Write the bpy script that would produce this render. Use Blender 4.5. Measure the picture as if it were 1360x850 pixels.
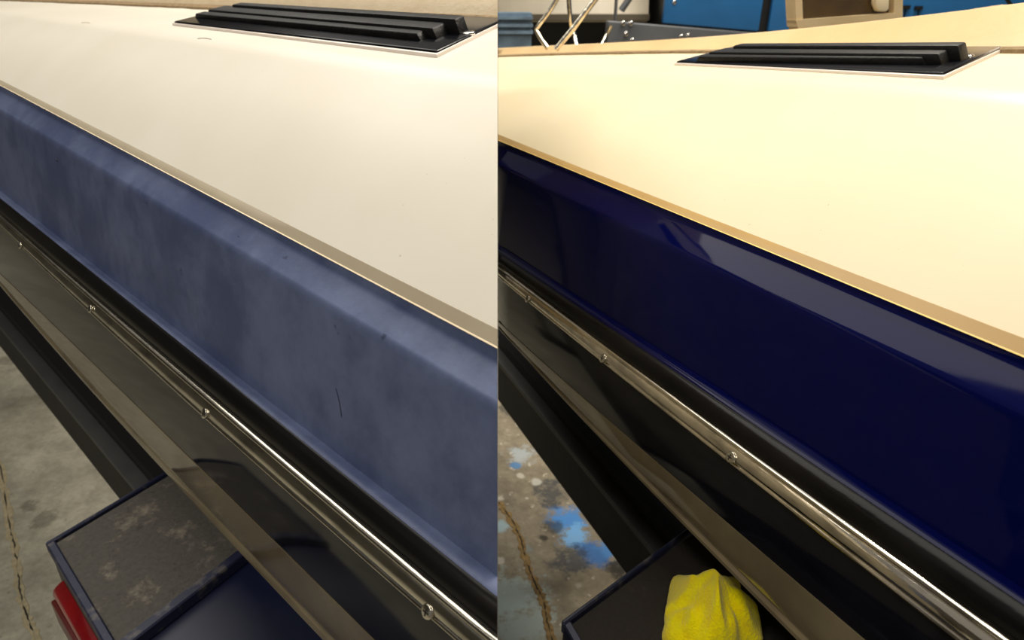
import bpy, bmesh, math, random
import numpy as np
from mathutils import Vector, Matrix, noise as mnoise

for o in list(bpy.data.objects):
    bpy.data.objects.remove(o, do_unlink=True)
C = bpy.context.scene.collection
scene = bpy.context.scene
R = math.radians
rng = random.Random(7)

# ------------------------------------------------------------------ camera
F = 900.0                       # focal length in pixels of the 1360x850 frame
PX, PY = 661.0, 425.0           # principal point (the two bays meet straight ahead)
H = 1.15                        # eye height above the shop floor
PITCH = math.atan(425.0 / F)
cam_d = bpy.data.cameras.new('camera')
cam = bpy.data.objects.new('camera', cam_d)
C.objects.link(cam)
cam_d.sensor_width = 36.0
cam_d.lens = 36.0 * F / 1360.0
cam_d.shift_x = (680.0 - PX) / 1360.0
cam_d.clip_start = 0.01
cam.location = (0, 0, H)
cam.rotation_euler = (math.pi / 2 - PITCH, 0, 0)
cam_d.dof.use_dof = True
cam_d.dof.focus_distance = 0.55
cam_d.dof.aperture_fstop = 11.0
scene.camera = cam

# ------------------------------------------------------------------ world, lights, exposure
w = bpy.data.worlds.new('shop_air')
scene.world = w
w.use_nodes = True
bg = w.node_tree.nodes['Background']
bg.inputs[0].default_value = (1.0, 0.93, 0.84, 1)
bg.inputs[1].default_value = 0.18

def area(name, loc, target, size, energy, color, sy=None, along=None):
    l = bpy.data.lights.new(name, 'AREA')
    l.shape = 'RECTANGLE'
    l.size = size
    l.size_y = sy or size
    l.energy = energy
    l.color = color
    o = bpy.data.objects.new(name, l)
    C.objects.link(o)
    o.location = loc
    z = (Vector(loc) - Vector(target)).normalized()
    x = Vector(along or (1, 0, 0))
    x = (x - z * x.dot(z)).normalized()
    y = z.cross(x)
    o.rotation_euler = Matrix((x, y, z)).transposed().to_euler()
    return o

area('ceiling_light_before', (-.62, 1.7, 3.0), (-.6, .9, .8), 2.8, 44, (1.0, 0.95, 0.86), 1.5, (-.716, .698, 0))
area('ceiling_tube_after', (1.05, .85, 2.6), (.75, .55, .9), 2.2, 27, (1.0, 0.90, 0.74), 0.14, (-.366, .931, 0))
area('ceiling_tube_front', (-.8, -.7, 2.9), (0, .8, .7), 2.4, 31, (1.0, 0.95, 0.88), 0.16, (-.6, .8, 0))
area('ceiling_light_back', (1.3, 2.2, 3.4), (1.2, 3.2, 0.9), 1.6, 85, (1.0, 0.94, 0.84), 0.5)

scene.view_settings.view_transform = 'Standard'
scene.view_settings.look = 'None'
scene.view_settings.gamma = 1.0
scene.view_settings.use_curve_mapping = False
scene.view_settings.exposure = 0.0

# ------------------------------------------------------------------ camera-ray helpers (used to survey the photograph)
FW = np.array([0, math.cos(PITCH), -math.sin(PITCH)])
UP = np.array([0, math.sin(PITCH), math.cos(PITCH)])
RT = np.array([1.0, 0, 0])
def ray(x, y):
    return FW + (x - PX) / F * RT + (PY - y) / F * UP
def at_z(x, y, z):
    r = ray(x, y)
    return Vector(r * ((z - H) / r[2])) + Vector((0, 0, H))
def at_y(x, y, depth):
    r = ray(x, y)
    return Vector(r * (depth / r[1])) + Vector((0, 0, H))

# ------------------------------------------------------------------ materials
def s2l(c):
    return tuple(((v / 255.0 + 0.055) / 1.055) ** 2.4 if v > 10 else v / 255.0 / 12.92 for v in c) + (1.0,)

class NT:
    def __init__(s, name):
        s.m = bpy.data.materials.new(name)
        s.m.use_nodes = True
        s.t = s.m.node_tree
        s.b = s.t.nodes['Principled BSDF']
        s.co = None
    def n(s, kind, **kw):
        nd = s.t.nodes.new(kind)
        for k, v in kw.items():
            setattr(nd, k, v)
        return nd
    def l(s, a, b):
        s.t.links.new(a, b)
    def coord(s, scale=(1, 1, 1), rz=0.0):
        tc = s.n('ShaderNodeTexCoord')
        mp = s.n('ShaderNodeMapping')
        m2 = s.n('ShaderNodeMapping')
        m2.inputs['Rotation'].default_value = (0, 0, rz)
        mp.inputs['Scale'].default_value = scale
        s.l(tc.outputs['Object'], m2.inputs[0])
        s.l(m2.outputs[0], mp.inputs[0])
        return mp.outputs[0]
    def noise(s, co, scale, detail=4, rough=0.55, dist=0.0):
        nz = s.n('ShaderNodeTexNoise')
        nz.inputs['Scale'].default_value = scale
        nz.inputs['Detail'].default_value = detail
        nz.inputs['Roughness'].default_value = rough
        nz.inputs['Distortion'].default_value = dist
        s.l(co, nz.inputs['Vector'])
        return nz.outputs['Fac']
    def ramp(s, fac, lo, hi, smooth=False):
        r = s.n('ShaderNodeMapRange')
        r.interpolation_type = 'SMOOTHSTEP' if smooth else 'LINEAR'
        r.inputs['From Min'].default_value = lo
        r.inputs['From Max'].default_value = hi
        s.l(fac, r.inputs['Value'])
        return r.outputs[0]
    def mix(s, fac, a, b):
        mx = s.n('ShaderNodeMix', data_type='RGBA')
        if isinstance(fac, (int, float)):
            mx.inputs[0].default_value = fac
        else:
            s.l(fac, mx.inputs[0])
        for sock, v in ((mx.inputs[6], a), (mx.inputs[7], b)):
            if isinstance(v, tuple):
                sock.default_value = v
            else:
                s.l(v, sock)
        return mx.outputs[2]
    def math(s, op, a, b=None):
        m = s.n('ShaderNodeMath', operation=op)
        for i, v in enumerate((a, b)):
            if v is None:
                continue
            if isinstance(v, (int, float)):
                m.inputs[i].default_value = v
            else:
                s.l(v, m.inputs[i])
        return m.outputs[0]
    def bump(s, fac, strength, dist=0.002):
        b = s.n('ShaderNodeBump')
        b.inputs['Strength'].default_value = strength
        b.inputs['Distance'].default_value = dist
        s.l(fac, b.inputs['Height'])
        s.l(b.outputs[0], s.b.inputs['Normal'])
    def set(s, **kw):
        for k, v in kw.items():
            k = k.replace('_', ' ')
            if isinstance(v, (int, float, tuple)):
                s.b.inputs[k].default_value = v
            else:
                s.l(v, s.b.inputs[k])
        return s.m

def simple(name, col, rough=0.5, metal=0.0, col2=None, scale=20, lo=0.35, hi=0.7, bump=0.0, bscale=60,
           stretch=(1, 1, 1), rz=0.0, coat=0.0, spec=0.5, bdist=0.002):
    t = NT(name)
    co = t.coord(stretch, rz)
    c = s2l(col)
    if col2:
        c = t.mix(t.ramp(t.noise(co, scale), lo, hi), c, s2l(col2))
    if bump:
        t.bump(t.noise(co, bscale, 5), bump, bdist)
    t.set(Base_Color=c, Roughness=rough, Metallic=metal, Coat_Weight=coat, Specular_IOR_Level=spec)
    return t.m

# ------------------------------------------------------------------ mesh helpers
class Thing:
    """Empty at a thing's base; parts are meshes modelled in world space and stored relative to that base."""
    def __init__(s, name, label, cat, base, side=0, group=None):
        s.e = bpy.data.objects.new(name, None)
        s.e.empty_display_size = 0.1
        C.objects.link(s.e)
        s.L = Vector(base)
        s.e.location = s.L
        s.side = side
        s.e['label'] = label
        s.e['category'] = cat
        if group:
            s.e['group'] = group

def finish(name, bm, mat, T, parent=None, angle=35, smooth=True, label=None):
    bmesh.ops.remove_doubles(bm, verts=bm.verts, dist=1e-6)
    if T.side:
        geom = bm.verts[:] + bm.edges[:] + bm.faces[:]
        bmesh.ops.bisect_plane(bm, geom=geom, dist=1e-6, plane_co=(0.00015 * T.side, 0, 0), plane_no=(1, 0, 0),
                               clear_outer=T.side < 0, clear_inner=T.side > 0)
        be = [e for e in bm.edges if len(e.link_faces) == 1 and
              all(abs(v.co.x - 0.00015 * T.side) < 1e-4 for v in e.verts)]
        if be:
            bmesh.ops.triangle_fill(bm, edges=be, use_beauty=True)
    if not bm.verts:
        bm.free()
        return None
    bmesh.ops.recalc_face_normals(bm, faces=bm.faces)
    for f in bm.faces:
        f.smooth = smooth
    for e in bm.edges:
        if len(e.link_faces) == 2 and e.calc_face_angle(0) > R(angle):
            e.smooth = False
    bmesh.ops.translate(bm, verts=bm.verts, vec=-T.L)
    me = bpy.data.meshes.new(name)
    bm.to_mesh(me)
    bm.free()
    me.materials.append(mat)
    o = bpy.data.objects.new(name, me)
    C.objects.link(o)
    o.parent = parent or T.e
    if label:
        o['label'] = label
    return o

def inst(name, me, world, rot, T, parent):
    o = bpy.data.objects.new(name, me)
    C.objects.link(o)
    o.parent = parent
    o.location = Vector(world) - T.L
    o.rotation_euler = rot
    return o

def solo(name, bm, mat, label, cat, base, side=0, group=None, angle=35, smooth=True):
    class _T: pass
    t = _T(); t.side = side; t.L = Vector(base); t.e = None
    o = finish(name, bm, mat, t, angle=angle, smooth=smooth)
    o.location = base
    o['label'] = label; o['category'] = cat
    if group: o['group'] = group
    return o

def prism(bm, loops):
    """closed loft through a list of vertex loops (lists of points), ends capped."""
    vs = [[bm.verts.new(p) for p in lp] for lp in loops]
    k = len(loops[0])
    for a, b in zip(vs, vs[1:]):
        for i in range(k):
            j = (i + 1) % k
            bm.faces.new((a[i], a[j], b[j], b[i]))
    bm.faces.new(vs[0][::-1])
    bm.faces.new(vs[-1])

def tube(bm, pts, r, seg=10):
    pts = [Vector(p) for p in pts]
    loops = []
    for i, p in enumerate(pts):
        t = (pts[min(i + 1, len(pts) - 1)] - pts[max(i - 1, 0)]).normalized()
        a = t.orthogonal().normalized() if i == 0 else (pa - t * pa.dot(t)).normalized()
        pa = a
        b = t.cross(a)
        rr = r[i] if isinstance(r, (list, tuple)) else r
        loops.append([p + (a * math.cos(q) + b * math.sin(q)) * rr for q in [2 * math.pi * k / seg for k in range(seg)]])
    prism(bm, loops)

def boxq(bm, p000, ex, ey, ez):
    """box from a corner and three edge vectors"""
    p, ex, ey, ez = (Vector(v) for v in (p000, ex, ey, ez))
    prism(bm, [[p, p + ex, p + ex + ey, p + ey], [p + ez, p + ex + ez, p + ex + ey + ez, p + ey + ez]])

def bevel(bm, off, seg=2):
    bmesh.ops.recalc_face_normals(bm, faces=bm.faces)
    bmesh.ops.bevel(bm, geom=[e for e in bm.edges if e.calc_face_angle(0) > 0.5], offset=off, segments=seg,
                    profile=0.5, affect='EDGES', clamp_overlap=True)

def smooth_path(pts, k=6):
    pts = [Vector(p) for p in pts]
    out = []
    for i in range(len(pts) - 1):
        p0 = pts[max(i - 1, 0)]; p1 = pts[i]; p2 = pts[i + 1]; p3 = pts[min(i + 2, len(pts) - 1)]
        for j in range(k):
            t = j / k
            out.append(0.5 * ((2 * p1) + (p2 - p0) * t + (2 * p0 - 5 * p1 + 4 * p2 - p3) * t * t + (3 * p1 - p0 - 3 * p2 + p3) * t ** 3))
    out.append(pts[-1])
    return out

# ------------------------------------------------------------------ boat frames
class Frame:
    """s runs along the hull away from the viewer, n runs inboard, z is height."""
    def __init__(s, vpx):
        d = ray(vpx, 0); d = d / np.linalg.norm(d); d[2] = 0
        s.d = Vector(d).normalized()
        s.nv = Vector((s.d.y, -s.d.x, 0))
        s.yaw = math.atan2(s.d.y, s.d.x)
    def P(s, ss, n, z):
        return s.d * ss + s.nv * n + Vector((0, 0, z))
    def SN(s, p):
        return (p.x * s.d.x + p.y * s.d.y, p.x * s.nv.x + p.y * s.nv.y)
    def at_n(s, px, py, n):
        r = Vector(ray(px, py))
        t = n / r.dot(s.nv)
        return r.dot(s.d) * t, H + r.z * t

class Curve:
    """one longitudinal hull line at lateral offset n whose height follows the surveyed points"""
    def __init__(s, fr, n, pts, deg=2):
        s.n = n
        a = np.array([fr.at_n(x, y, n) for x, y in pts])
        s.c = np.polyfit(a[:, 0], a[:, 1], min(deg, len(pts) - 1))
        s.dc = np.polyder(s.c)
        s.lo, s.hi = a[:, 0].min(), a[:, 0].max()
    def __call__(s, t):
        q = min(max(t, s.lo), s.hi)
        return float(np.polyval(s.c, q) + np.polyval(s.dc, q) * (t - q))

FA, FB = Frame(-360), Frame(270)
DB = 0.15      # the second boat stands this much further from the eye

# lateral offsets of the hull lines
NN = dict(deck_in=.55, edge=.375, stripe_t=.250, stripe_b=.2425, lip=.2415, crease=.222, ledge_in=.205,
          rub_t=.1945, rail_t=.185, rail_b=.1805, tan_t=.183, tan_b=.186)
PA = dict(deck_in=[(0, 1), (200, 9), (661, 31)],
          edge=[(0, 17.5), (118, 31), (273, 53), (400, 68), (659, 102)],
          stripe_t=[(0, 106), (288, 250), (350, 282), (661, 437)],
          stripe_b=[(0, 113), (260, 250), (350, 298), (661, 462)],
          lip=[(0, 121), (350, 309), (661, 483)],
          crease=[(0, 147), (176, 250), (350, 356), (491, 437), (661, 539)],
          ledge_in=[(0, 253.5), (109, 340), (240, 439), (372, 550), (661, 765)],
          rub_t=[(0, 263), (240, 455), (356, 550), (661, 793)],
          rail_t=[(0, 284), (226, 480), (330, 569), (661, 846)],
          rail_b=[(0, 299), (119, 412), (330, 608), (609, 850)],
          tan_t=[(12, 374), (118, 480), (236, 587), (330, 686), (496, 850)],
          tan_b=[(0, 376), (60, 446), (91, 480), (197, 600), (330, 744), (436, 850)])
PB = dict(deck_in=[(661, 76), (890, 71), (1360, 70)],
          edge=[(661, 91), (1000, 104), (1360, 124)],
          stripe_t=[(661, 178), (905, 275), (1360, 449)],
          stripe_b=[(661, 186), (905, 286), (1360, 474)],
          lip=[(661, 193), (905, 295), (1360, 487)],
          crease=[(661, 220), (777, 275), (905, 336), (1360, 553)],
          ledge_in=[(661, 325), (905, 482), (1060, 591), (1360, 782)],
          rub_t=[(661, 334), (905, 497), (1060, 606), (1360, 802)],
          rail_t=[(661, 351), (704, 383), (905, 531), (1060, 647), (1347, 850)],
          rail_b=[(661, 367), (802, 482), (901, 560), (1060, 688), (1272, 850)],
          tan_t=[(661, 426), (687, 450), (759, 516), (835, 580), (1051, 765), (1147, 850)],
          tan_b=[(687, 461), (747, 525), (796, 580), (911, 696), (1061, 850)])

# ------------------------------------------------------------------ shared materials
def gel_cream(name, c1, c2, rough):
    t = NT(name)
    co = t.coord()
    f = t.ramp(t.noise(co, 5, 5), .35, .7)
    col = t.mix(f, s2l(c1), s2l(c2))
    sp = t.ramp(t.noise(co, 230, 2), .76, .80)
    col = t.mix(t.math('MULTIPLY', sp, .35), col, s2l((120, 105, 80)))
    t.bump(t.noise(co, 3, 2), .05, .01)
    return t.set(Base_Color=col, Roughness=rough, Specular_IOR_Level=.4)

def gel_faded(rz):
    t = NT('faded_blue_gelcoat')
    co = t.coord((1, 1, 1), rz)
    blot = t.ramp(t.noise(co, 9, 8, .66), .36, .66, True)
    fine = t.ramp(t.noise(co, 60, 6, .7), .35, .75)
    col = t.mix(blot, s2l((66, 76, 108)), s2l((96, 106, 136)))
    col = t.mix(t.math('MULTIPLY', fine, .35), col, s2l((74, 82, 106)))
    st = t.ramp(t.noise(t.coord((1.0, 1.0, 9.0), rz), 22, 5, .6), .58, .76)
    col = t.mix(t.math('MULTIPLY', st, .10), col, s2l((110, 122, 146)))
    dk = t.ramp(t.noise(co, 55, 3, .6), .715, .75)
    col = t.mix(t.math('MULTIPLY', dk, .6), col, s2l((40, 46, 66)))
    t.bump(fine, .05, .002)
    return t.set(Base_Color=col, Roughness=.42, Specular_IOR_Level=.35)

MAT = dict(
    cream_old=gel_cream('dull_cream_gelcoat', (226, 220, 206), (220, 213, 197), .34),
    cream_new=gel_cream('warm_lit_polished_cream', (240, 226, 192), (237, 221, 184), .36),  # polished cream, with this side's warm bright light put into the colour
    taupe=simple('taupe_stripe_paint', (146, 135, 112), .45, col2=(140, 128, 106)),
    gold=simple('gold_stripe_paint', (172, 140, 82), .35, col2=(166, 133, 76)),
    pin_old=simple('pale_pinstripe', (228, 210, 178), .4),
    pin_new=simple('pale_gold_pinstripe', (240, 205, 120), .3),
    navy=simple('polished_navy_gelcoat', (5, 9, 58), .06, spec=.15, col2=(4, 7, 48), scale=3, bump=.02, bscale=4, bdist=.01),
    rubber=simple('black_rubber_rail', (13, 12, 12), .2, spec=.16, col2=(24, 22, 21), scale=40, bump=.12, bscale=90, rz=-FA.yaw, stretch=(.1, 1, 1)),
    dark_old=simple('dark_lower_gelcoat', (12, 13, 20), .10, spec=.34, col2=(22, 22, 26), scale=9, bump=.04, bscale=20),
    tan=simple('tan_boot_stripe', (122, 110, 84), .16, coat=.6, col2=(98, 86, 66), scale=12, bump=.03, bscale=14),
    bottom=simple('black_bottom_paint', (10, 10, 11), .7, bump=.2),
    bolster=simple('beige_vinyl', (206, 188, 156), .55, col2=(196, 176, 142), scale=30, bump=.25, bscale=180),
    bolster_new=simple('cream_vinyl', (226, 196, 148), .3, col2=(216, 184, 134), scale=8, bump=.15, bscale=160),
    fuzz=simple('tan_edge_carpet', (150, 128, 94), .95, col2=(120, 98, 66), scale=120, bump=.8, bscale=260),
    pad_black=simple('dark_reflection_plate', (5, 6, 10), .2, col2=(8, 9, 15), spec=.16),  # chrome plate's dark reflection put into the black colour
    tread=simple('black_ribbed_rubber', (12, 12, 12), .5, spec=.25, col2=(24, 23, 22), scale=60, bump=.4, bscale=220),
)
def chrome(name, tint, rough, rz, bump=.25):
    t = NT(name)
    co = t.coord((.16, 1, 1), rz)
    t.bump(t.noise(co, 70, 4), bump, .0012)
    f = t.ramp(t.noise(t.coord((.3, 1, 1), rz), 90, 4), .45, .75)
    col = t.mix(f, s2l(tint), s2l(tuple(int(c * .72) for c in tint)))
    return t.set(Base_Color=col, Metallic=1.0, Roughness=rough)
MAT['chromeA'] = chrome('worn_bright_metal', (226, 220, 204), .18, -FA.yaw, .35)
MAT['chromeB'] = chrome('bright_metal_insert', (244, 236, 218), .12, -FB.yaw, .5)
MAT['chrome'] = simple('chrome', (228, 226, 222), .12, metal=1.0)
MAT['rim'] = simple('pale_rim', (226, 214, 204), .3)  # even pale colour on the step pad's rim
MAT['faded'] = gel_faded(-FA.yaw)

# ------------------------------------------------------------------ floor, walls
def floor_material(name, base, dark, splots, warm, speck):
    t = NT(name)
    tc = t.n('ShaderNodeTexCoord')
    co = tc.outputs['Object']
    n1 = t.ramp(t.noise(co, 4.5, 6, .6), .3, .72)
    col = t.mix(n1, s2l(base), s2l(dark))
    n2 = t.ramp(t.noise(co, 16, 6, .7), .42, .75)
    col = t.mix(t.math('MULTIPLY', n2, .7), col, s2l(tuple(int(c * .66) for c in dark)))
    n3 = t.ramp(t.noise(co, 26, 4, .6), .58, .72)
    col = t.mix(t.math('MULTIPLY', n3, .5), col, s2l(warm))
    n4 = t.ramp(t.noise(co, 75, 6, .75), .35, .7)
    col = t.mix(t.math('MULTIPLY', n4, .4), col, s2l(tuple(int(c * .74) for c in dark)))
    wob = t.noise(co, 14, 5, .65)
    wob2 = t.noise(co, 45, 3, .6)
    wob3 = t.noise(co, 130, 4, .65)
    sp = t.ramp(t.noise(co, 42, 2, .5), .66, .70)
    col = t.mix(t.math('MULTIPLY', sp, speck), col, s2l((206, 198, 180)))
    pit = t.ramp(t.noise(t.coord((1, 1, 1), .7), 38, 3, .6), .66, .72)
    col = t.mix(t.math('MULTIPLY', pit, .5), col, s2l(tuple(int(c * .5) for c in dark)))
    for (p, r, c, amt) in splots:
        vm = t.n('ShaderNodeVectorMath', operation='DISTANCE')
        t.l(co, vm.inputs[0])
        vm.inputs[1].default_value = p
        dd = t.math('ADD', vm.outputs['Value'], t.math('MULTIPLY', t.math('SUBTRACT', wob, .5), r * 2.6))
        dd = t.math('ADD', dd, t.math('MULTIPLY', t.math('SUBTRACT', wob2, .5), r * .9))
        dd = t.math('ADD', dd, t.math('MULTIPLY', t.math('SUBTRACT', wob3, .5), r * .8))
        mask = t.ramp(dd, r * 1.05, r * .45, True)
        col = t.mix(t.math('MULTIPLY', mask, amt), col, s2l(c))
    t.bump(t.noise(co, 60, 6, .7), .25, .003)
    return t.set(Base_Color=col, Roughness=.8, Specular_IOR_Level=.25)

def fl(x, y):
    return tuple(at_z(x, y, 0))
spl_a = [(fl(8, 480), .05, (96, 90, 78), .5), (fl(60, 690), .035, (84, 80, 70), .6), (fl(38, 672), .03, (78, 74, 66), .6)]
spl_b = [(fl(752, 690), .055, (84, 150, 222), .95), (fl(762, 712), .045, (128, 186, 240), .9), (fl(790, 735), .05, (70, 120, 184), .95),
         (fl(808, 728), .035, (84, 142, 206), .9), (fl(733, 655), .06, (66, 70, 76), .8), (fl(760, 745), .05, (70, 76, 84), .8),
         (fl(690, 605), .05, (186, 196, 200), .8), (fl(684, 618), .02, (90, 140, 190), .9), (fl(672, 790), .085, (182, 198, 194), .85),
         (fl(690, 830), .075, (178, 194, 190), .8), (fl(664, 700), .03, (176, 204, 212), .8), (fl(735, 700), .03, (58, 56, 50), .7),
         (fl(712, 640), .016, (200, 198, 186), .9), (fl(690, 632), .014, (206, 200, 186), .9), (fl(664, 745), .012, (212, 206, 190), .9),
         (fl(664, 662), .012, (212, 204, 186), .9), (fl(700, 662), .008, (212, 204, 190), .9), (fl(768, 778), .012, (196, 190, 176), .8),
         (fl(700, 728), .018, (150, 160, 160), .7), (fl(670, 500), .05, (60, 66, 72), .7), (fl(680, 545), .05, (60, 62, 62), .7),
         (fl(820, 755), .03, (40, 44, 48), .8), (fl(722, 715), .012, (50, 46, 40), .8)]
def floor_part(name, x0, x1, mat):
    bm = bmesh.new()
    boxq(bm, (x0, -3, -.1), (x1 - x0, 0, 0), (0, 13, 0), (0, 0, .1))
    me = bpy.data.meshes.new(name); bm.to_mesh(me); bm.free()
    me.materials.append(mat)
    o = bpy.data.objects.new(name, me); C.objects.link(o)
    o['kind'] = 'structure'
    return o
floorA = floor_part('floor_left', -6, -.00015, floor_material('plain_shop_concrete', (190, 185, 166), (158, 153, 136), spl_a, (150, 144, 126), .12))
floorB = floor_part('floor_right', .00015, 7, floor_material('paint_spattered_concrete', (182, 170, 146), (144, 134, 114), spl_b, (200, 188, 166), .85))
floorA['label'] = 'grey concrete floor with a filled crack'
floorB['label'] = 'concrete floor spattered with blue and pale paint'

def crack(parent, pts, width, mat, dmat, seed):
    r = random.Random(seed)
    path = smooth_path([at_z(x, y, 0) for x, y in pts], 9)
    for nm, wd, m, z in (('crack_filler', width, mat, .0016), ('crack_gap', width * .22, dmat, .0022)):
        bm = bmesh.new()
        prev = None
        lo = []
        for i, p in enumerate(path):
            t = (path[min(i + 1, len(path) - 1)] - path[max(i - 1, 0)]).normalized()
            nn = Vector((-t.y, t.x, 0))
            a = wd * (.55 + .8 * r.random()); b = wd * (.55 + .8 * r.random())
            off = nn * wd * (.5 * (r.random() - .5) if nm == 'crack_filler' else 1.3 * (r.random() - .3))
            if nm == 'crack_gap' and r.random() < .4:
                a = b = wd * .06
            q = p + off
            lo.append([q - nn * a + Vector((0, 0, -.002)), q + nn * b + Vector((0, 0, -.002)),
                       q + nn * b * .7 + Vector((0, 0, z)), q - nn * a * .7 + Vector((0, 0, z))])
        prism(bm, lo)
        me = bpy.data.meshes.new(nm); bm.to_mesh(me); bm.free(); me.materials.append(m)
        o = bpy.data.objects.new(nm, me); C.objects.link(o); o.parent = parent
fill_a = simple('crack_filler_sand', (176, 164, 132), .9, col2=(150, 138, 108), scale=90, bump=.5, bscale=200)
fill_b = simple('crack_filler_ochre', (166, 136, 86), .9, col2=(120, 98, 62), scale=90, bump=.5, bscale=200)
gap_m = simple('crack_gap_dark', (38, 34, 28), .95)
crack(floorA, [(-30, 560), (0, 622), (11, 690), (20, 730), (24, 765), (30, 800), (42, 835), (60, 880)], .0105, fill_a, gap_m, 3)
crack(floorB, [(662, 668), (680, 692), (692, 720), (700, 750), (713, 780), (722, 800), (727, 830), (738, 870)], .0105, fill_b, gap_m, 5)

def wall(name, p, ex, ey, col):
    bm = bmesh.new()
    boxq(bm, p, ex, ey, (0, 0, 4.2))
    me = bpy.data.meshes.new(name); bm.to_mesh(me); bm.free()
    me.materials.append(simple(name + '_paint', col, .85, col2=tuple(int(c * .85) for c in col), scale=2, bump=.1))
    o = bpy.data.objects.new(name, me); C.objects.link(o); o['kind'] = 'structure'
wall('wall_back', (-6, 9.8, 0), (13, 0, 0), (0, .2, 0), (96, 92, 86))
wall('wall_left', (-6.2, -3, 0), (.2, 0, 0), (0, 13, 0), (120, 116, 108))
wall('wall_right', (7, -3, 0), (.2, 0, 0), (0, 13, 0), (96, 90, 80))

# ------------------------------------------------------------------ boats
def screw_mesh(name, r, mat, dark):
    bm = bmesh.new()
    prof = [(r, -.3 * r), (r, .1 * r), (r * .86, .2 * r), (r * .4, .27 * r)]
    loops = [[Vector((math.cos(a) * q, math.sin(a) * q, h)) for a in [2 * math.pi * k / 14 for k in range(14)]] for q, h in prof]
    prism(bm, loops)
    # cross recess drawn as dark raised bars, its shade put into the colour
    for f in bm.faces: f.smooth = True
    me = bpy.data.meshes.new(name); 
    n0 = len(bm.faces)
    for a in (0, math.pi / 2):
        ex = Vector((math.cos(a), math.sin(a), 0)); ey = Vector((-ex.y, ex.x, 0))
        boxq(bm, -ex * r * .5 - ey * r * .1 + Vector((0, 0, .18 * r)), ex * r, ey * r * .2, (0, 0, r * .12))
    bm.faces.ensure_lookup_table()
    for f in bm.faces[n0:]:
        f.material_index = 1
    bm.to_mesh(me); bm.free()
    me.materials.append(mat); me.materials.append(dark)
    return me
DARK = simple('recess_dark', (24, 22, 20), .6)
laminate = simple('fibreglass_laminate', (150, 144, 128), .8, col2=(128, 122, 106), scale=40, bump=.3)
SCREW_A = screw_mesh('rail_screw_head', .0047, MAT['chromeA'], DARK)
SCREW_B = screw_mesh('pad_screw_head', .0065, MAT['chrome'], DARK)

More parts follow.
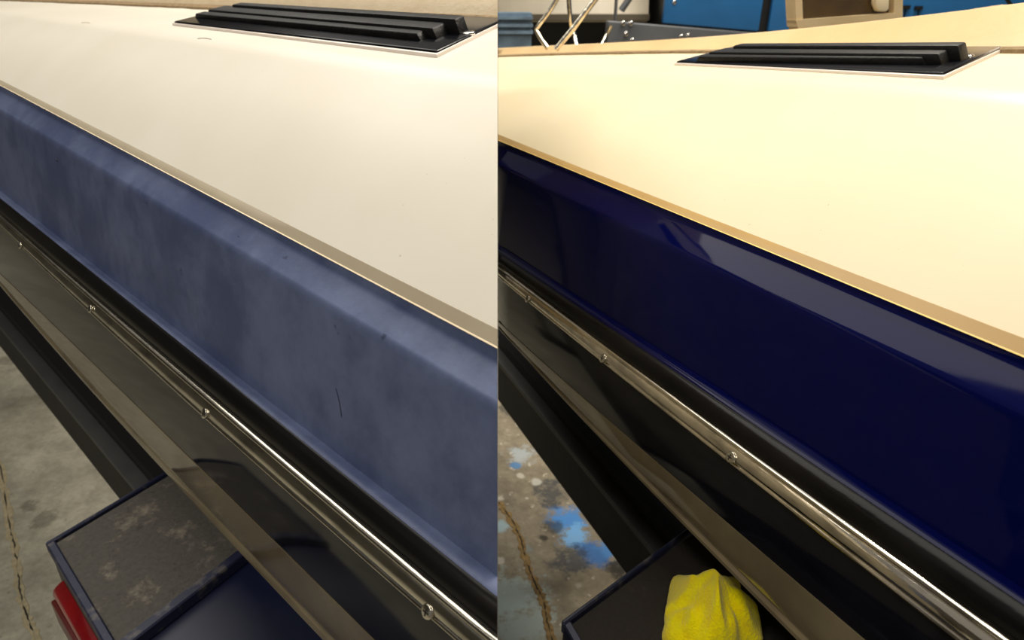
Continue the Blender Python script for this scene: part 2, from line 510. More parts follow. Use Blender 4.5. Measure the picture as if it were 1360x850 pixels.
def build_boat(T, fr, PTS, off, s0, s1, step, mats, pad, rail_screws, deck_screw):
    cv = {k: Curve(fr, NN[k] + off, PTS[k]) for k in PTS}
    S = list(np.arange(s0, s1 + 1e-6, step))
    def Q(k, s, dn=0.0, dz=0.0):
        return fr.P(s, cv[k].n + dn, cv[k](s) + dz)
    def loft(name, prof, mat, angle=35, parent=None, label=None):
        bm = bmesh.new()
        prism(bm, [prof(s) for s in S])
        return finish(name, bm, mat, T, parent, angle, label=label)
    def bez(a, b, c, k):
        return [a * (1 - t) ** 2 + b * 2 * t * (1 - t) + c * t * t for t in [i / k for i in range(k + 1)]]
    TH = .009
    # cream deck: inner edge - rounded shoulder - down to the stripe
    def deck(s):
        i, e, b = Q('deck_in', s), Q('edge', s), Q('stripe_t', s)
        m1 = e.lerp(i, .10); m2 = e.lerp(b, .10)
        belly = m2.lerp(b, .5) + fr.nv * -.003 + Vector((0, 0, .003))
        o = [i + fr.nv * .05, i, i.lerp(m1, .5)] + bez(m1, e, m2, 7) + [m2.lerp(b, .25) + (belly - m2.lerp(b, .5)) * .75, belly, m2.lerp(b, .75) + (belly - m2.lerp(b, .5)) * .75, b]
        return o + [b + fr.nv * .02 + Vector((0, 0, -.004)), i + fr.nv * .05 + Vector((0, 0, -.03))]
    loft('deck', deck, mats['cream'])
    def band(k1, k2, f1=0., f2=1., proud=0.0):
        def g(s):
            a0, b0 = Q(k1, s), Q(k2, s)
            a, b = a0.lerp(b0, f1), a0.lerp(b0, f2)
            out = -fr.nv * proud
            return [a + out, b + out, b + fr.nv * TH, a + fr.nv * TH]
        return g
    loft('accent_stripe', band('stripe_t', 'stripe_b', 0, .92, .0004), mats['stripe'], label='narrow taupe stripe' if T.side < 0 else 'narrow gold stripe')
    loft('pinstripe', band('stripe_t', 'stripe_b', .92, 1, .0008), mats['pin'])
    # blue upper topside: shadow lip, bright shoulder, hollow, ledge
    def blue(s):
        a, l, c, d, r = Q('stripe_b', s), Q('lip', s), Q('crease', s), Q('ledge_in', s), Q('rub_t', s)
        hol = c.lerp(d, .5) - fr.nv * .0005
        m1 = c.lerp(l, .14); m2 = c.lerp(d, .06)
        pts = [a] + bez(a.lerp(l, .8), l, l.lerp(c, .12), 4) + bez(m1, c, m2, 5)
        lower = bez(m2, hol, d.lerp(c, .03), 9)[1:]
        pts += lower + [d]
        return pts + [d + fr.nv * .012, hol + fr.nv * .012, c + fr.nv * .014, a + fr.nv * .012]
    loft('upper_topside', blue, mats['blue'], angle=50)
    def ledge(s):
        d, r = Q('ledge_in', s), Q('rub_t', s)
        return [d + fr.nv * .006 + Vector((0, 0, .0008)), d + Vector((0, 0, .0006)), d.lerp(r, .5) + Vector((0, 0, .0014)), d.lerp(r, .85) + Vector((0, 0, .0012)), r + Vector((0, 0, .0002)),
                r + fr.nv * .004 + Vector((0, 0, -.006)), d + fr.nv * .008 + Vector((0, 0, -.006))]
    loft('ledge', ledge, mats['blue'], angle=50)
    # rubber rub rail: D section
    def rub(s):
        a, b = Q('rub_t', s), Q('rail_t', s)
        bulge = a.lerp(b, .45) - fr.nv * .0065 + Vector((0, 0, .0035))
        pts = [a + fr.nv * .001] + bez(a, bulge, b, 8) 
        return pts + [b + fr.nv * .012, a + fr.nv * .008 + Vector((0, 0, -.008))]
    loft('rub_rail', rub, mats['rubber'], angle=60)
    # bright metal insert with two beads and a flat between
    def ins(s):
        a, b = Q('rail_t', s), Q('rail_b', s)
        v = b - a
        out = (-fr.nv + Vector((0, 0, .35))).normalized()
        prof = [(0, .0002), (.04, .0022), (.12, .0030), (.20, .0024), (.26, .0010), (.40, .0026), (.58, .0034), (.72, .0030), (.82, .0014), (.88, .0022), (.95, .0020), (1.0, .0002)]
        pts = [a + v * t + out * h * 1.45 for t, h in prof]
        return pts + [b + fr.nv * .012, a + fr.nv * .012]
    insert = loft('rail_insert', ins, mats['metal'], angle=70)
    # dark lower topside, tan boot band with a lip, black bottom
    def low(s):
        a, b = Q('rail_b', s), Q('tan_t', s)
        mid = a.lerp(b, .5) + fr.nv * -.0035
        pts = [a + fr.nv * .004] + [p for p in bez(a + fr.nv * .003, mid, b, 6)]
        return pts + [b + fr.nv * .012, a + fr.nv * .016]
    loft('lower_topside', low, mats['low'])
    def tan(s):
        a, b = Q('tan_t', s), Q('tan_b', s)
        v = b - a
        out = -fr.nv
        pts = [a + out * .0006, a.lerp(b, .25) + out * .0016, a.lerp(b, .5) + out * .002, a.lerp(b, .74) + out * .0016, a.lerp(b, .82) + out * .0004,
               a.lerp(b, .88) + out * .003, a.lerp(b, .95) + out * .0034, b + out * .001]
        return pts + [b + fr.nv * .014, a + fr.nv * .014]
    loft('boot_stripe', tan, mats['tan'], angle=28)
    def bot(s):
        b = Q('tan_b', s)
        return [b + fr.nv * .001, b + fr.nv * .012 + Vector((0, 0, -.012)), b + fr.nv * .30 + Vector((0, 0, -.09)), b + fr.nv * .30 + Vector((0, 0, -.07)), b + fr.nv * .02 + Vector((0, 0, .004))]
    loft('hull_bottom', bot, MAT['bottom'])
    # laminate body that fills the hull behind the skins
    def core(s):
        z = lambda v: Vector((0, 0, v))
        i, e, b = Q('deck_in', s), Q('edge', s), Q('stripe_t', s)
        return [i + fr.nv * .045 + z(-.02), i.lerp(e, .5) + z(-.03), e + fr.nv * .012 + z(-.03), b + fr.nv * .022 + z(-.012), Q('crease', s) + fr.nv * .012, Q('ledge_in', s) + fr.nv * .010,
                Q('rail_b', s) + fr.nv * .014, Q('tan_t', s) + fr.nv * .012, Q('tan_b', s) + fr.nv * .012, Q('tan_b', s) + fr.nv * .02 + z(-.008), Q('tan_b', s) + fr.nv * .29 + z(-.082)]
    loft('hull_core', core, laminate)
    # screws along the metal insert
    for (x, y) in rail_screws:
        s, z = fr.at_n(x, y, cv['rail_b'].n - .0035)
        p = fr.P(s, cv['rail_b'].n - .0040, z)
        q = (-fr.nv + Vector((0, 0, .45))).to_track_quat('Z', 'Y').to_euler()
        inst('screw', SCREW_A, p, q, T, insert)
    # step pad on the deck
    def deck_hit(x, y, h=0.0):
        r = Vector(ray(x, y))
        a, b = cv['edge'], cv['deck_in']
        def g(t):
            p = r * t + Vector((0, 0, H))
            s, n = fr.SN(p)
            q = (n - a.n) / (b.n - a.n)
            return p.z - (a(s) + (b(s) - a(s)) * q + h), p
        t0, t1 = .2, 6.0
        # first crossing going outwards
        t = t0
        while t < t1 and g(t)[0] > 0:
            t += .01
        lo, hi = t - .01, t
        for _ in range(40):
            m = (lo + hi) / 2
            if g(m)[0] > 0: lo = m
            else: hi = m
        return g(hi)[1]
    fl_, fr_, br_ = (deck_hit(*p) for p in pad['corners'])
    bl_ = fl_ + (br_ - fr_)
    nrm = (fr_ - fl_).cross(br_ - fr_).normalized()
    if nrm.z < 0: nrm = -nrm
    U, V = fr_ - fl_, br_ - fr_

    def pt(u, v, h): return fl_ + U * u + V * v + nrm * h
    bm = bmesh.new()
    boxq(bm, pt(.004, .02, .001), U * .992, V * .96, nrm * .0042)
    bevel(bm, .003, 3)
    plate = finish('step_pad', bm, MAT['pad_black'], T, None, 30, label='black step pad with a pale rim')
    bm = bmesh.new()
    boxq(bm, pt(0, 0, -.002), U, V, nrm * .0052)
    bevel(bm, .0015, 2)
    finish('rim', bm, MAT['rim'], T, plate, 30)
    # ribs: (front-left px, front-right px, height, depth across the pad)
    for (pl, pr, h, dq) in pad['ribs']:
        dv = dq * V.length
        a, b = deck_hit(*pl, h), deck_hit(*pr, h)
        a -= nrm * h; b -= nrm * h
        dirn = (b - a)
        vv = V.normalized() * dv
        bm = bmesh.new()
        vv2 = vv
        skew = dirn.normalized() * dv * .15
        lo = []
        for q, tpr in ((0, 0), (1, 0)):
            base = a + dirn * q
            e = dirn.normalized() * (.006 if q else -.006)
            lo.append([base + nrm * .004 + e, base + vv2 + nrm * .004 + e, base + vv2 + nrm * h, base + nrm * h])
        prism(bm, lo)
        bevel(bm, .0016, 2)
        finish('tread_rib', bm, MAT['tread'], T, plate, 40)
    for (x, y) in deck_screw:
        p = deck_hit(x, y, .0052)
        inst('pad_screw', SCREW_B, p, nrm.to_track_quat('Z', 'Y').to_euler(), T, plate)
    return cv, Q, loft, deck_hit

SA = (-.72, .70, 0)
boatA = Thing('boat', 'boat before polishing, dull faded blue side and taupe stripe, left half', 'boat', FA.P(1.0, .5, .55), -1)
cvA, QA, loftA, hitA = build_boat(
    boatA, FA, PA, 0.0, -.1, 2.6, .05,
    dict(cream=MAT['cream_old'], stripe=MAT['taupe'], pin=MAT['pin_old'], blue=MAT['faded'], rubber=MAT['rubber'], metal=MAT['chromeA'], low=MAT['dark_old'], tan=MAT['tan']),
    dict(corners=[(229, 34), (581, 77), (676, 30)],
         ribs=[((259, 18), (553, 44), .0115, .12), ((276, 12.5), (574, 37), .0145, .22), ((308, 6), (604, 25), .0185, .12)]),
    [(27, 326), (120, 410), (272, 549), (568, 812)], [(622, 44)])
def bolA(s):
    i = QA('deck_in', s)
    return [i + FA.nv * .001 + Vector((0, 0, -.004)), i + FA.nv * .012 + Vector((0, 0, .012)), i + FA.nv * .03 + Vector((0, 0, .035)), i + FA.nv * .07 + Vector((0, 0, .055)),
            i + FA.nv * .13 + Vector((0, 0, .06)), i + FA.nv * .19 + Vector((0, 0, .03)), i + FA.nv * .2 + Vector((0, 0, -.01))]
loftA('coaming_bolster', bolA, MAT['bolster'])
def fuzA(s):
    i = QA('deck_in', s)
    k = .0022 * math.sin(s * 61) + .0016 * math.sin(s * 143)
    return [i - FA.nv * (.004 + k) + Vector((0, 0, -.002)), i - FA.nv * (.003 + k) + Vector((0, 0, .003)), i + FA.nv * .006 + Vector((0, 0, .007)), i + FA.nv * .01 + Vector((0, 0, -.003))]
loftA('carpet_edge', fuzA, MAT['fuzz'])

def scratch(pts, r, mat):
    dg = bpy.context.evaluated_depsgraph_get()
    bpy.context.view_layer.update()
    path = []
    for x, y in pts:
        dr = Vector(ray(x, y)).normalized()
        ok, hit, nr, *_ = scene.ray_cast(dg, Vector((0, 0, H)), dr)
        if ok:
            path.append(hit)
    if len(path) > 1:
        bm = bmesh.new()
        tube(bm, smooth_path(path, 3), [r * (.4 if i in (0, 3 * (len(path) - 1)) else 1) for i in range(3 * (len(path) - 1) + 1)], 5)
        finish('scratch', bm, mat, boatA)
scr = simple('dark_scratch', (44, 50, 72), .7)
scu = simple('brown_scuff', (150, 132, 104), .8)
bpy.context.view_layer.update()
scratch([(446, 515), (449, 526), (452, 540), (454, 555)], .0006, scr)
scratch([(74, 211), (75.5, 212.5), (77, 213)], .0012, scr)
scratch([(262, 51.5), (272, 51), (281, 52.5)], .0007, scu)
scratch([(108, 30.5), (114, 30), (120, 31)], .0006, scu)
scratch([(316, 313.5), (317.5, 314.5)], .0004, scr)

boatB = Thing('boat', 'boat after polishing, glossy navy side and gold stripe, right half', 'boat', FB.P(.6, .6, .55), 1)
cvB, QB, loftB, hitB = build_boat(
    boatB, FB, PB, DB, -.6, 2.6, .05,
    dict(cream=MAT['cream_new'], stripe=MAT['gold'], pin=MAT['pin_new'], blue=MAT['navy'], rubber=MAT['rubber'], metal=MAT['chromeB'], low=MAT['dark_old'], tan=MAT['tan']),
    dict(corners=[(895, 87), (1253, 106), (1343, 64)],
         ribs=[((927, 75), (1224, 76), .0115, .12), ((942, 69), (1246, 71), .0145, .22), ((974, 60.5), (1272, 60), .0185, .12)]),
    [(701, 397), (801, 476), (971, 607), ], [(1283, 75)])
# moulded bolster inside the boat, its crest rising to the right of the picture
crest = Curve(FB, NN['deck_in'] + DB + .10, [(661, 64), (738, 60), (890, 52), (1020, 42), (1080, 37), (1200, 22), (1280, 12), (1360, 5)], 3)
def bolB(s):
    i = QB('deck_in', s)
    c = FB.P(s, crest.n, max(crest(s), i.z + .012))
    m = i.lerp(c, .4) + FB.nv * .02 + Vector((0, 0, -.002))
    return [i + Vector((0, 0, -.004)), i + FB.nv * .004 + Vector((0, 0, .006)), m, c + FB.nv * -.03 + Vector((0, 0, -.004)), c, c + FB.nv * .04 + Vector((0, 0, -.004)), c + FB.nv * .06 + Vector((0, 0, -.06))]
loftB('coaming_bolster', bolB, MAT['bolster_new'], angle=70)
def fuzB(s):
    i = QB('deck_in', s)
    k = .0015 * math.sin(s * 61) + .0012 * math.sin(s * 143)
    return [i - FB.nv * (.004 + k) + Vector((0, 0, -.002)), i - FB.nv * (.003 + k) + Vector((0, 0, .003)), i + FB.nv * .006 + Vector((0, 0, .006)), i + FB.nv * .01 + Vector((0, 0, -.003))]
loftB('carpet_edge', fuzB, MAT['fuzz'])

# ------------------------------------------------------------------ trailers
steel = simple('dirty_black_steel', (52, 50, 46), .6, col2=(84, 80, 70), scale=18, lo=.45, hi=.75, bump=.25, bscale=70)
def grip(name, base, patch, amt, lo):
    t = NT(name)
    co = t.coord()
    fine = t.ramp(t.noise(co, 170, 5, .75), .3, .75)
    col = t.mix(t.math('MULTIPLY', fine, .55), s2l(base), s2l(tuple(int(c * .6) for c in base)))
    pa = t.ramp(t.noise(t.coord((1, 1, 1), .4), 24, 7, .72), lo, lo + .16)
    col = t.mix(t.math('MULTIPLY', pa, amt), col, s2l(patch))
    dk = t.ramp(t.noise(co, 46, 4, .7), .6, .72)
    col = t.mix(t.math('MULTIPLY', dk, .5), col, s2l((36, 33, 30)))
    t.bump(fine, .4, .002)
    return t.set(Base_Color=col, Roughness=.8, Specular_IOR_Level=.25)
grip_a = grip('dusty_grey_step_top', (88, 84, 78), (150, 138, 122), .75, .54)
grip_b = grip('dark_step_top', (50, 45, 40), (86, 76, 64), .5, .58)
blue_edge = simple('chipped_blue_edge_paint', (32, 36, 60), .5, col2=(84, 80, 80), scale=60, lo=.56, hi=.68, bump=.3)
navy_steel = simple('navy_fender_paint', (16, 22, 50), .42, col2=(30, 34, 50), scale=12)
grey_beam = simple('grey_trailer_beam', (76, 76, 75), .6, col2=(62, 62, 62), scale=12, bump=.15)
red_lens = simple('red_lamp_lens', (150, 14, 22), .18, coat=.6, col2=(110, 8, 14), scale=18)
red_side = simple('dark_red_lamp_side', (84, 26, 22), .35)
tyre_m = simple('tyre_rubber', (16, 16, 16), .8, bump=.3)
bunk_m = simple('shade_black_bunk_carpet', (11, 11, 11), .95, bump=.5, bscale=200)
web_m = simple('shade_dark_steel', (40, 37, 31), .8, col2=(26, 24, 21), scale=14, bump=.3)  # dark brown stands in for shade on the beam's outer side
ZF = .625

def build_trailer(T, fr, corner, back_in, smin, grip, beam_px, zb, stain, tail):
    c = at_z(*corner, ZF)
    s1, n0 = fr.SN(c)
    b = at_z(*back_in, ZF)
    sb, nb = fr.SN(b)
    k = (sb - s1) / (nb - n0)               # the far edge is cut slightly askew
    nI = nb + .06

    def p(s, n, z): return fr.P(s + k * (n - n0), n, z)
    # top plate
    bm = bmesh.new()
    e = .0085
    a = [p(s1 - e, n0 + e, ZF - .006), p(s1 - e, nI, ZF - .006), p(smin + e, nI, ZF - .006), p(smin + e, n0 + e, ZF - .006)]
    prism(bm, [a, [v + Vector((0, 0, .005)) for v in a]])
    finish('step_top', bm, grip, T)
    # raised painted rim, one bar per side
    zt = ZF + .002
    for nm, q in (('edge_bar', [(s1, n0), (s1, nI), (s1 - e * .6, nI), (s1 - e * .6, n0)]),
                  ('edge_bar', [(s1 - e * .6, n0), (s1 - e * .6, n0 + e), (smin + e, n0 + e), (smin + e, n0)]),
                  ('edge_bar', [(smin + e, n0), (smin + e, nI), (smin - .004, nI), (smin - .004, n0)])):
        bm = bmesh.new()
        a = [p(s, n, ZF - .012) for s, n in q]
        prism(bm, [a, [v + Vector((0, 0, zt - ZF + .012)) for v in a]])
        bevel(bm, .0015, 1)
        finish(nm, bm, blue_edge, T)
    # dark skirts hanging from the rim
    for q in ([(s1 - .002, n0 + .002), (s1 - .002, nI), (s1 - .006, nI), (s1 - .006, n0 + .002)],
              [(s1 - .006, n0 + .002), (s1 - .006, n0 + .006), (smin, n0 + .006), (smin, n0 + .002)]):
        bm = bmesh.new()
        a = [p(s, n, ZF - .055) for s, n in q]
        prism(bm, [a, [v + Vector((0, 0, .044)) for v in a]])
        finish('skirt', bm, steel, T)
    # navy wheel guard curving down in front of the step
    bm = bmesh.new()
    lo = []
    for i in range(9):
        t = i / 8 * 1.25
        s = smin + .004 - .30 * math.sin(t)
        z = ZF - .0115 - .30 * (1 - math.cos(t))
        lo.append([p(s, n0 + .006, z), p(s, nI, z), p(s + .003, nI, z - .006), p(s + .003, n0 + .006, z - .006)])
    prism(bm, lo)
    finish('wheel_guard', bm, navy_steel, T)
    # tyre beneath the guard
    bm = bmesh.new()
    lo = []
    sc, r0 = smin - .02, .255
    prof = [(.13, 0.0), (.20, .0), (.245, .012), (r0, .04), (r0, .13), (.245, .158), (.20, .17), (.13, .17)]
    N = 28
    vs = [[bm.verts.new(p(sc + math.cos(2 * math.pi * i / N) * r, n0 + .03 + w_, r0 + math.sin(2 * math.pi * i / N) * r)) for r, w_ in prof] for i in range(N)]
    for i in range(N):
        for j in range(len(prof)):
            bm.faces.new((vs[i][j], vs[(i + 1) % N][j], vs[(i + 1) % N][(j + 1) % len(prof)], vs[i][(j + 1) % len(prof)]))
    finish('tyre', bm, tyre_m, T)
    bm = bmesh.new()
    tube(bm, [p(sc, n0 + .05, r0), p(sc, n0 + .09, r0)], .132, 24)
    finish('wheel_rim', bm, steel, T)
    bm = bmesh.new()
    tube(bm, [p(sc, n0 + .08, r0), p(sc, nI + .5, r0)], .025, 10)
    finish('axle', bm, steel, T)
    # frame beam under the hull
    bs = [at_z(x, y, zb) for x, y in beam_px]
    sn = [fr.SN(q) for q in bs]
    nT = (sn[0][1] + sn[1][1]) / 2; nB = nT - .026
    bm = bmesh.new()
    boxq(bm, fr.P(smin - .5, nB, zb - .012), fr.d * (3.2), fr.nv * (nT - nB), (0, 0, .012))
    bevel(bm, .003, 2)
    flange = finish('frame_beam', bm, grey_beam, T)
    bm = bmesh.new()
    boxq(bm, fr.P(smin - .5, nB + .001, zb - .10), fr.d * (3.2), fr.nv * (nT - nB - .002), (0, 0, .089))
    finish('beam_web', bm, web_m, T, flange)
    bm = bmesh.new()
    boxq(bm, fr.P(s1 - .12, nB + .002, zb - .002), fr.d * .05, fr.nv * (nT - nB + .06), (0, 0, ZF - zb - .004))
    finish('bracket', bm, steel, T)
    # carpeted bunk filling the gap under the hull, black put in for shade
    bm = bmesh.new()
    zk = ZF - .02
    boxq(bm, fr.P(smin - .4, nT, zb - .05), fr.d * 3.0, fr.nv * .13, (0, 0, .07))
    finish('bunk', bm, bunk_m, T)
    for ss in (smin - .1, s1 + .6, s1 + 1.4):
        bm = bmesh.new()
        boxq(bm, fr.P(ss, nT - .005, zb - .085), fr.d * .05, fr.nv * .32, (0, 0, .045))
        finish('cross_member', bm, steel, T)
    # jack foot reaching the floor at the far end
    bm = bmesh.new()
    tube(bm, [fr.P(s1 + 1.5, nT + .2, 0.0), fr.P(s1 + 1.5, nT + .2, zb - .05)], .022, 12)
    finish('jack_leg', bm, steel, T)
    if tail:
        # lamp hung on the outside of the skirt
        pa, pb = at_z(*tail[0], ZF - .045), at_z(*tail[1], ZF - .045)
        sa, na = fr.SN(pa); sb_, nb_ = fr.SN(pb)
        bm = bmesh.new()
        nw = n0 + .004
        lo = []
        L = .135
        a = [fr.P(sa, na, ZF - .045), fr.P(sa, nw, ZF - .036), fr.P(sa - L, nw, ZF - .036), fr.P(sa - L, na + .002, ZF - .045)]
        b2 = [v + Vector((0, 0, -.045)) for v in a]
        prism(bm, [b2, a])
        bevel(bm, .006, 3)
        ho = finish('tail_lamp', bm, red_lens, T, label='red tail lamp')
        bm = bmesh.new()
        a = [fr.P(sa - .004, na - .0035, ZF - .056), fr.P(sa - .004, na + .006, ZF - .056), fr.P(sa - L + .002, na + .008, ZF - .056), fr.P(sa - L + .002, na - .0015, ZF - .056)]
        prism(bm, [[v + Vector((0, 0, -.034)) for v in a], a])
        bevel(bm, .002, 2)
        finish('side_reflector', bm, red_side, T, ho)
    return dict(s1=s1, n0=n0, p=p, nI=nI)

sm_a, _ = FA.SN(at_z(168, 858, ZF))
trailerA = Thing('boat_trailer', 'trailer under the dull blue boat, grey dusty step with red lamp', 'trailer', (FA.P(.4, .2, 0)), -1)
TA = build_trailer(trailerA, FA, (60, 722), (205, 636), FA.SN(at_z(162, 862, ZF))[0], grip_a, [(24, 440), (198, 633), (36, 507), (178, 647)], .44, None, [(66, 783), (110, 850)])
trailerB = Thing('boat_trailer', 'trailer under the glossy navy boat, dark step holding a yellow cloth', 'trailer', (FB.P(.4, .35, 0)), 1)
TB = build_trailer(trailerB, FB, (745, 826), (890, 719), FB.SN(at_z(745, 826, ZF))[0] - .24, grip_b, [(737, 560), (894, 717), (716, 567), (873, 731)], .44, None, None)

# ------------------------------------------------------------------ yellow cloth on the second trailer's step
def cloth():
    t = NT('yellow_microfibre')
    co = t.coord()
    col = t.mix(t.ramp(t.noise(co, 90, 4), .3, .7), s2l((255, 240, 0)), s2l((252, 226, 0)))
    t.bump(t.noise(co, 420, 3), .8, .0025)
    m = t.set(Base_Color=col, Roughness=.95, Specular_IOR_Level=.1, Sheen_Weight=.3)
    c = at_z(951, 832, ZF)
    bm = bmesh.new()
    N, K = 72, 30
    ex = Vector((1, 0, 0)); ey = Vector((0, 1, 0))
    def rad(a):          # plan outline of the crumpled heap
        return .0435 * (1 + .20 * math.cos(a - 2.9) + .10 * math.cos(3 * a + .6) + .07 * math.cos(5 * a + 2) + .04 * math.cos(9 * a))
    def h(x, y, q):
        v = Vector((x * 26, y * 26, .3))
        fold = abs(mnoise.noise(v + Vector((3, 1, 0)))) * .9 + abs(mnoise.noise(v * 2.1)) * .45
        base = .052 * max(0, 1 - q ** 2.6)
        return base * (1.12 - .85 * fold) + .006 * (1 - q)
    rows = []
    top = bm.verts.new(c + Vector((0, 0, h(0, 0, 0))))
    for k in range(1, K + 1):
        q = k / K
        row = []
        for i in range(N):
            a = 2 * math.pi * i / N
            rr = rad(a) * q
            wob = 1 + .06 * mnoise.noise(Vector((math.cos(a) * 3, math.sin(a) * 3, q * 3)))
            x, y = math.cos(a) * rr * wob, math.sin(a) * rr * wob
            row.append(bm.verts.new(c + ex * x + ey * y + Vector((0, 0, h(x, y, q) + .003 + .004 * (1 + math.sin(a * 7)) * (q > .85) * (q - .85) / .15))))
        rows.append(row)
    for i in range(N):
        bm.faces.new((top, rows[0][i], rows[0][(i + 1) % N]))
    for a, b in zip(rows, rows[1:]):
        for i in range(N):
            bm.faces.new((a[i], b[i], b[(i + 1) % N], a[(i + 1) % N]))
    # underside
    low = [bm.verts.new(Vector((v.co.x, v.co.y, ZF + .0005))) for v in rows[-1]]
    for i in range(N):
        bm.faces.new((rows[-1][i], low[i], low[(i + 1) % N], rows[-1][(i + 1) % N]))
    bm.faces.new(low)
    return solo('cleaning_cloth', bm, m, 'crumpled yellow microfibre cloth on the trailer step', 'cloth', (c.x, c.y, ZF), angle=80)
cloth()

# ------------------------------------------------------------------ behind the polished boat
white_hull = simple('grey_white_hull', (196, 186, 166), .35, col2=(178, 168, 148), scale=6)
rub_grey = simple('grey_rub_strip', (104, 96, 82), .5)
steel_grey = simple('grey_steel', (92, 94, 96), .5, col2=(78, 80, 84), scale=10)
blue_paint = simple('blue_machine_paint', (38, 104, 160), .4, col2=(34, 96, 150), scale=6)
black_p = simple('black_plastic', (10, 10, 10), .5)
blue_grey = simple('blue_grey_plastic', (112, 136, 156), .5, col2=(84, 102, 118), scale=20)

def bgbox(bm, x0, y0, x1, y1, depth, thick):
    """upright slab whose front face spans the given stretch at that distance"""
    a, b = at_y(x0, y1, depth), at_y(x1, y0, depth)
    boxq(bm, (a.x, depth, a.z), (b.x - a.x, 0, 0), (0, thick, 0), (0, 0, b.z - a.z))

# another boat standing behind
T2 = Thing('boat', 'grey-white boat standing in the background behind the chrome rails', 'boat', (.35, 3.4, .9), 1)
bm = bmesh.new()
lo = []; lo2 = []
for i in range(11):
    x = .0 + i * .068
    d = 3.3 + .9 * abs(x - .45) ** 2
    q = lambda y, z: Vector((x, y, z))
    zt = H + .20
    zr = at_y(661, 23, d).z
    lo.append([q(d + .10, zt), q(d + .02, zr + .06), q(d, zr), q(d + .02, zr - .02), q(d + .7, zr - .02), q(d + .7, zt)])
    lo2.append([q(d + .03, zr - .02), q(d + .10, zr - .10), q(d + .35, zr - .28), q(d + .7, zr - .28), q(d + .7, zr - .02)])
prism(bm, lo)
finish('hull', bm, white_hull, T2)
bm = bmesh.new()
prism(bm, lo2)
finish('hull_bottom', bm, MAT['bottom'], T2)
bm = bmesh.new()
lo = []
for i in range(11):
    x = .0 + i * .068
    d = 3.3 + .9 * abs(x - .45) ** 2
    zr = at_y(661, 23, d).z
    lo.append([Vector((x, d - .02, zr - .012)), Vector((x, d - .025, zr + .012)), Vector((x, d + .02, zr + .016)), Vector((x, d + .02, zr - .016))])
prism(bm, lo)
finish('rub_strip', bm, rub_grey, T2)

# grey steel rack in front of the blue machine
T3 = Thing('steel_rack', 'grey steel frame with bolts beside the blue machine', 'rack', (.6, 2.9, 0), 1)
D3 = 2.75
bm = bmesh.new(); bgbox(bm, 814, -60, 825, 75, D3, .05); finish('upright', bm, steel_grey, T3)
a = at_y(806, 46, D3 - .06); b = at_y(1000, 62, D3 - .06)
bm = bmesh.new(); boxq(bm, a + Vector((0, 0, -.035)), b - a, (0, .05, 0), (0, 0, .082)); bevel(bm, .004, 1); finish('cross_beam', bm, steel_grey, T3)
p0 = at_y(819, 70, D3 + .025)
bm = bmesh.new(); boxq(bm, (p0.x - .02, D3, 0), (.04, 0, 0), (0, .05, 0), (0, 0, p0.z)); finish('foot_post', bm, steel_grey, T3)
bm = bmesh.new(); tube(bm, [at_y(825, 14, D3), at_y(848, -20, D3)], .012, 8); finish('brace', bm, steel_grey, T3)
BOLT = screw_mesh('bolt_head', .009, MAT['chrome'], DARK)
for (x, y) in ((828, 31), (838, 31), (832, 45), (840, 54), (905, 49), (914, 48)):
    inst('bolt', BOLT, at_y(x, y, D3 - .066), (math.pi / 2, 0, 0), T3, T3.e)

# blue machine with two panels
T4 = Thing('machine_cabinet', 'blue painted machine with a dark gap between its panels', 'machine', (1.8, 3.4, 0), 1)
D4 = 3.2
bm = bmesh.new()
a, b = at_y(878, 44, D4 + .03), at_y(1420, 44, D4 + .03)
boxq(bm, (a.x, D4 + .03, 0), (b.x - a.x, 0, 0), (0, .5, 0), (0, 0, H + .5))
finish('body', bm, black_p, T4)
for (x0, x1, yl, yr) in ((880, 1008, 31, 42), (1020, 1420, 42, 62)):
    a, b = at_y(x0, yl, D4), at_y(x1, yr, D4)
    bm = bmesh.new()
    f = [a, b, Vector((b.x, D4, H + .5)), Vector((a.x, D4, H + .5))]
    prism(bm, [f, [v + Vector((0, .03, 0)) for v in f]])
    bevel(bm, .008, 2)
    finish('panel', bm, blue_paint, T4)
inst('bolt', BOLT, at_y(896, 3, D4 - .003), (math.pi / 2, 0, 0), T4, T4.e)
for (x, y0, y1, wd) in ((1203, 8, 24, 5), (1221, 9, 22, 4)):
    bm = bmesh.new()
    bgbox(bm, x - wd * .4, y0, x + wd * .4, y1, D4 - .01, .012)
    bgbox(bm, x - wd * 1.4, y0 - 1, x + wd * 1.4, y0 + 4, D4 - .012, .012)
    finish('letter_mark', bm, black_p, T4)  # dark letter-like marks on the panel, built as raised bars

# blue-grey tub low at the joint of the two bays
T5bm = bmesh.new()
boxq(T5bm, (-.05, 2.5, 0), (.165, 0, 0), (0, .2, 0), (0, 0, at_y(661, 17, 2.5).z))
for yy in (22, 32, 41):
    bgbox(T5bm, 640, yy, 708, yy + 4, 2.485, .2)
solo('storage_tub', T5bm, blue_grey, 'blue-grey plastic tub behind the polished boat, beside the chrome rails', 'tub', (.05, 2.6, 0), 1)

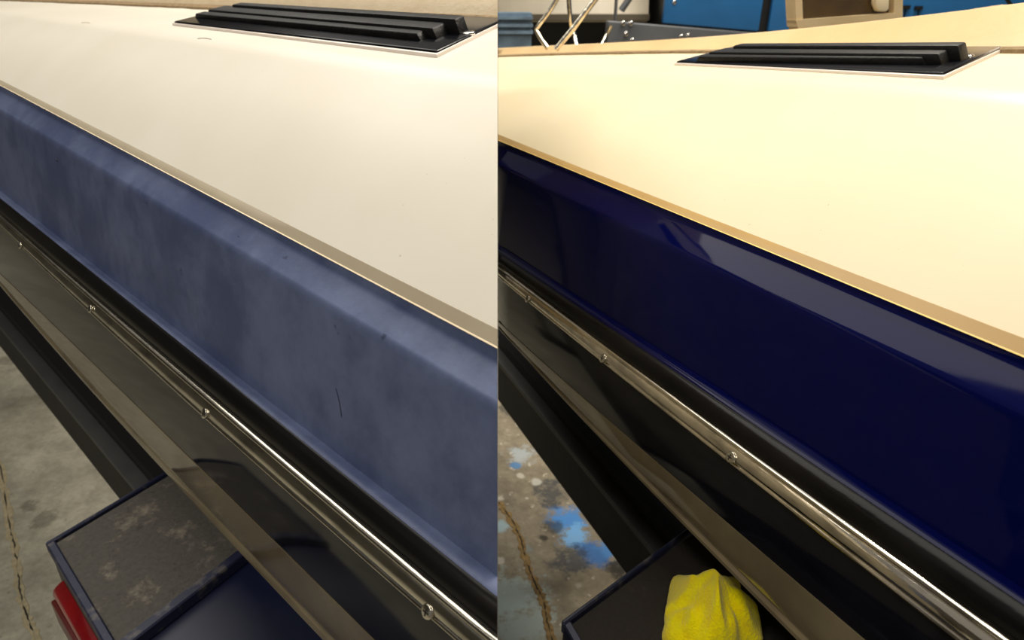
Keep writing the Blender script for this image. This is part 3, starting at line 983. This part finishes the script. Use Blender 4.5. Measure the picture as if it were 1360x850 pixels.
# chrome folding rails standing on the polished boat's far side
def rail(path, r):
    bm = bmesh.new()
    tube(bm, smooth_path([at_y(x, y, d) for x, y, d in path], 6), r, 12)
    return finish('chrome_rail', bm, MAT['chromeB'], boatB)
rail([(756, -30, 1.75), (733, 10, 1.75), (715, 34, 1.75), (713, 42, 1.75), (727, 64, 1.72)], .0055)
rail([(812, -30, 1.62), (790, 0, 1.62), (764, 34, 1.62), (738, 66, 1.62)], .0065)
rail([(755, -8, 1.9), (757, 20, 1.9), (762, 45, 1.9), (768, 70, 1.86)], .006)
rail([(812, 34, 1.9), (804, 50, 1.9), (792, 70, 1.86)], .005)

# beige console with a brown tinted panel, rising from the bolster
con_m = simple('beige_console_gelcoat', (222, 200, 160), .35, col2=(206, 184, 142), scale=14)
tint = simple('brown_tinted_panel', (84, 66, 38), .2, coat=.5, col2=(58, 44, 26), scale=9)
D6 = 1.45
def qd(bm, pts, depth, thick):
    f = [at_y(x, y, depth) for x, y in pts]
    prism(bm, [f, [v + Vector((0, thick, 0)) for v in f]])
bm = bmesh.new()
for pts in ([(1054, -40), (1064, -40), (1067, 40), (1058, 36)], [(1188, -40), (1200, -40), (1198, 60), (1187, 60)],
            [(1057, 27), (1067, 26), (1190, 17), (1192, 60), (1080, 60), (1062, 42)]):
    qd(bm, pts, D6 - (.003 if pts[0][0] == 1057 else 0), .05)
console = finish('console_frame', bm, con_m, boatB, label='beige frame around a brown tinted panel')
bm = bmesh.new(); qd(bm, [(1062, -40), (1190, -40), (1189, 22), (1066, 28)], D6 + .02, .012)
finish('tinted_panel', bm, tint, boatB, console)
bm = bmesh.new(); qd(bm, [(1164, -10), (1182, -10), (1181, 13), (1176, 16), (1167, 15), (1163, 5)], D6 - .005, .02); bevel(bm, .003, 2)
finish('latch', bm, MAT['cream_new'], boatB, console)
# seat cushion at the right-hand edge and dark strap
bm = bmesh.new(); qd(bm, [(1346, 22), (1352, 13), (1400, 6), (1420, 60), (1362, 60), (1352, 44)], .98, .1); bevel(bm, .006, 3)
finish('seat_cushion', bm, MAT['bolster_new'], boatB)
bm = bmesh.new(); tube(bm, [at_y(1328, -14, 1.7), at_y(1345, 10, 1.7)], .004, 8)
finish('strap', bm, black_p, boatB)
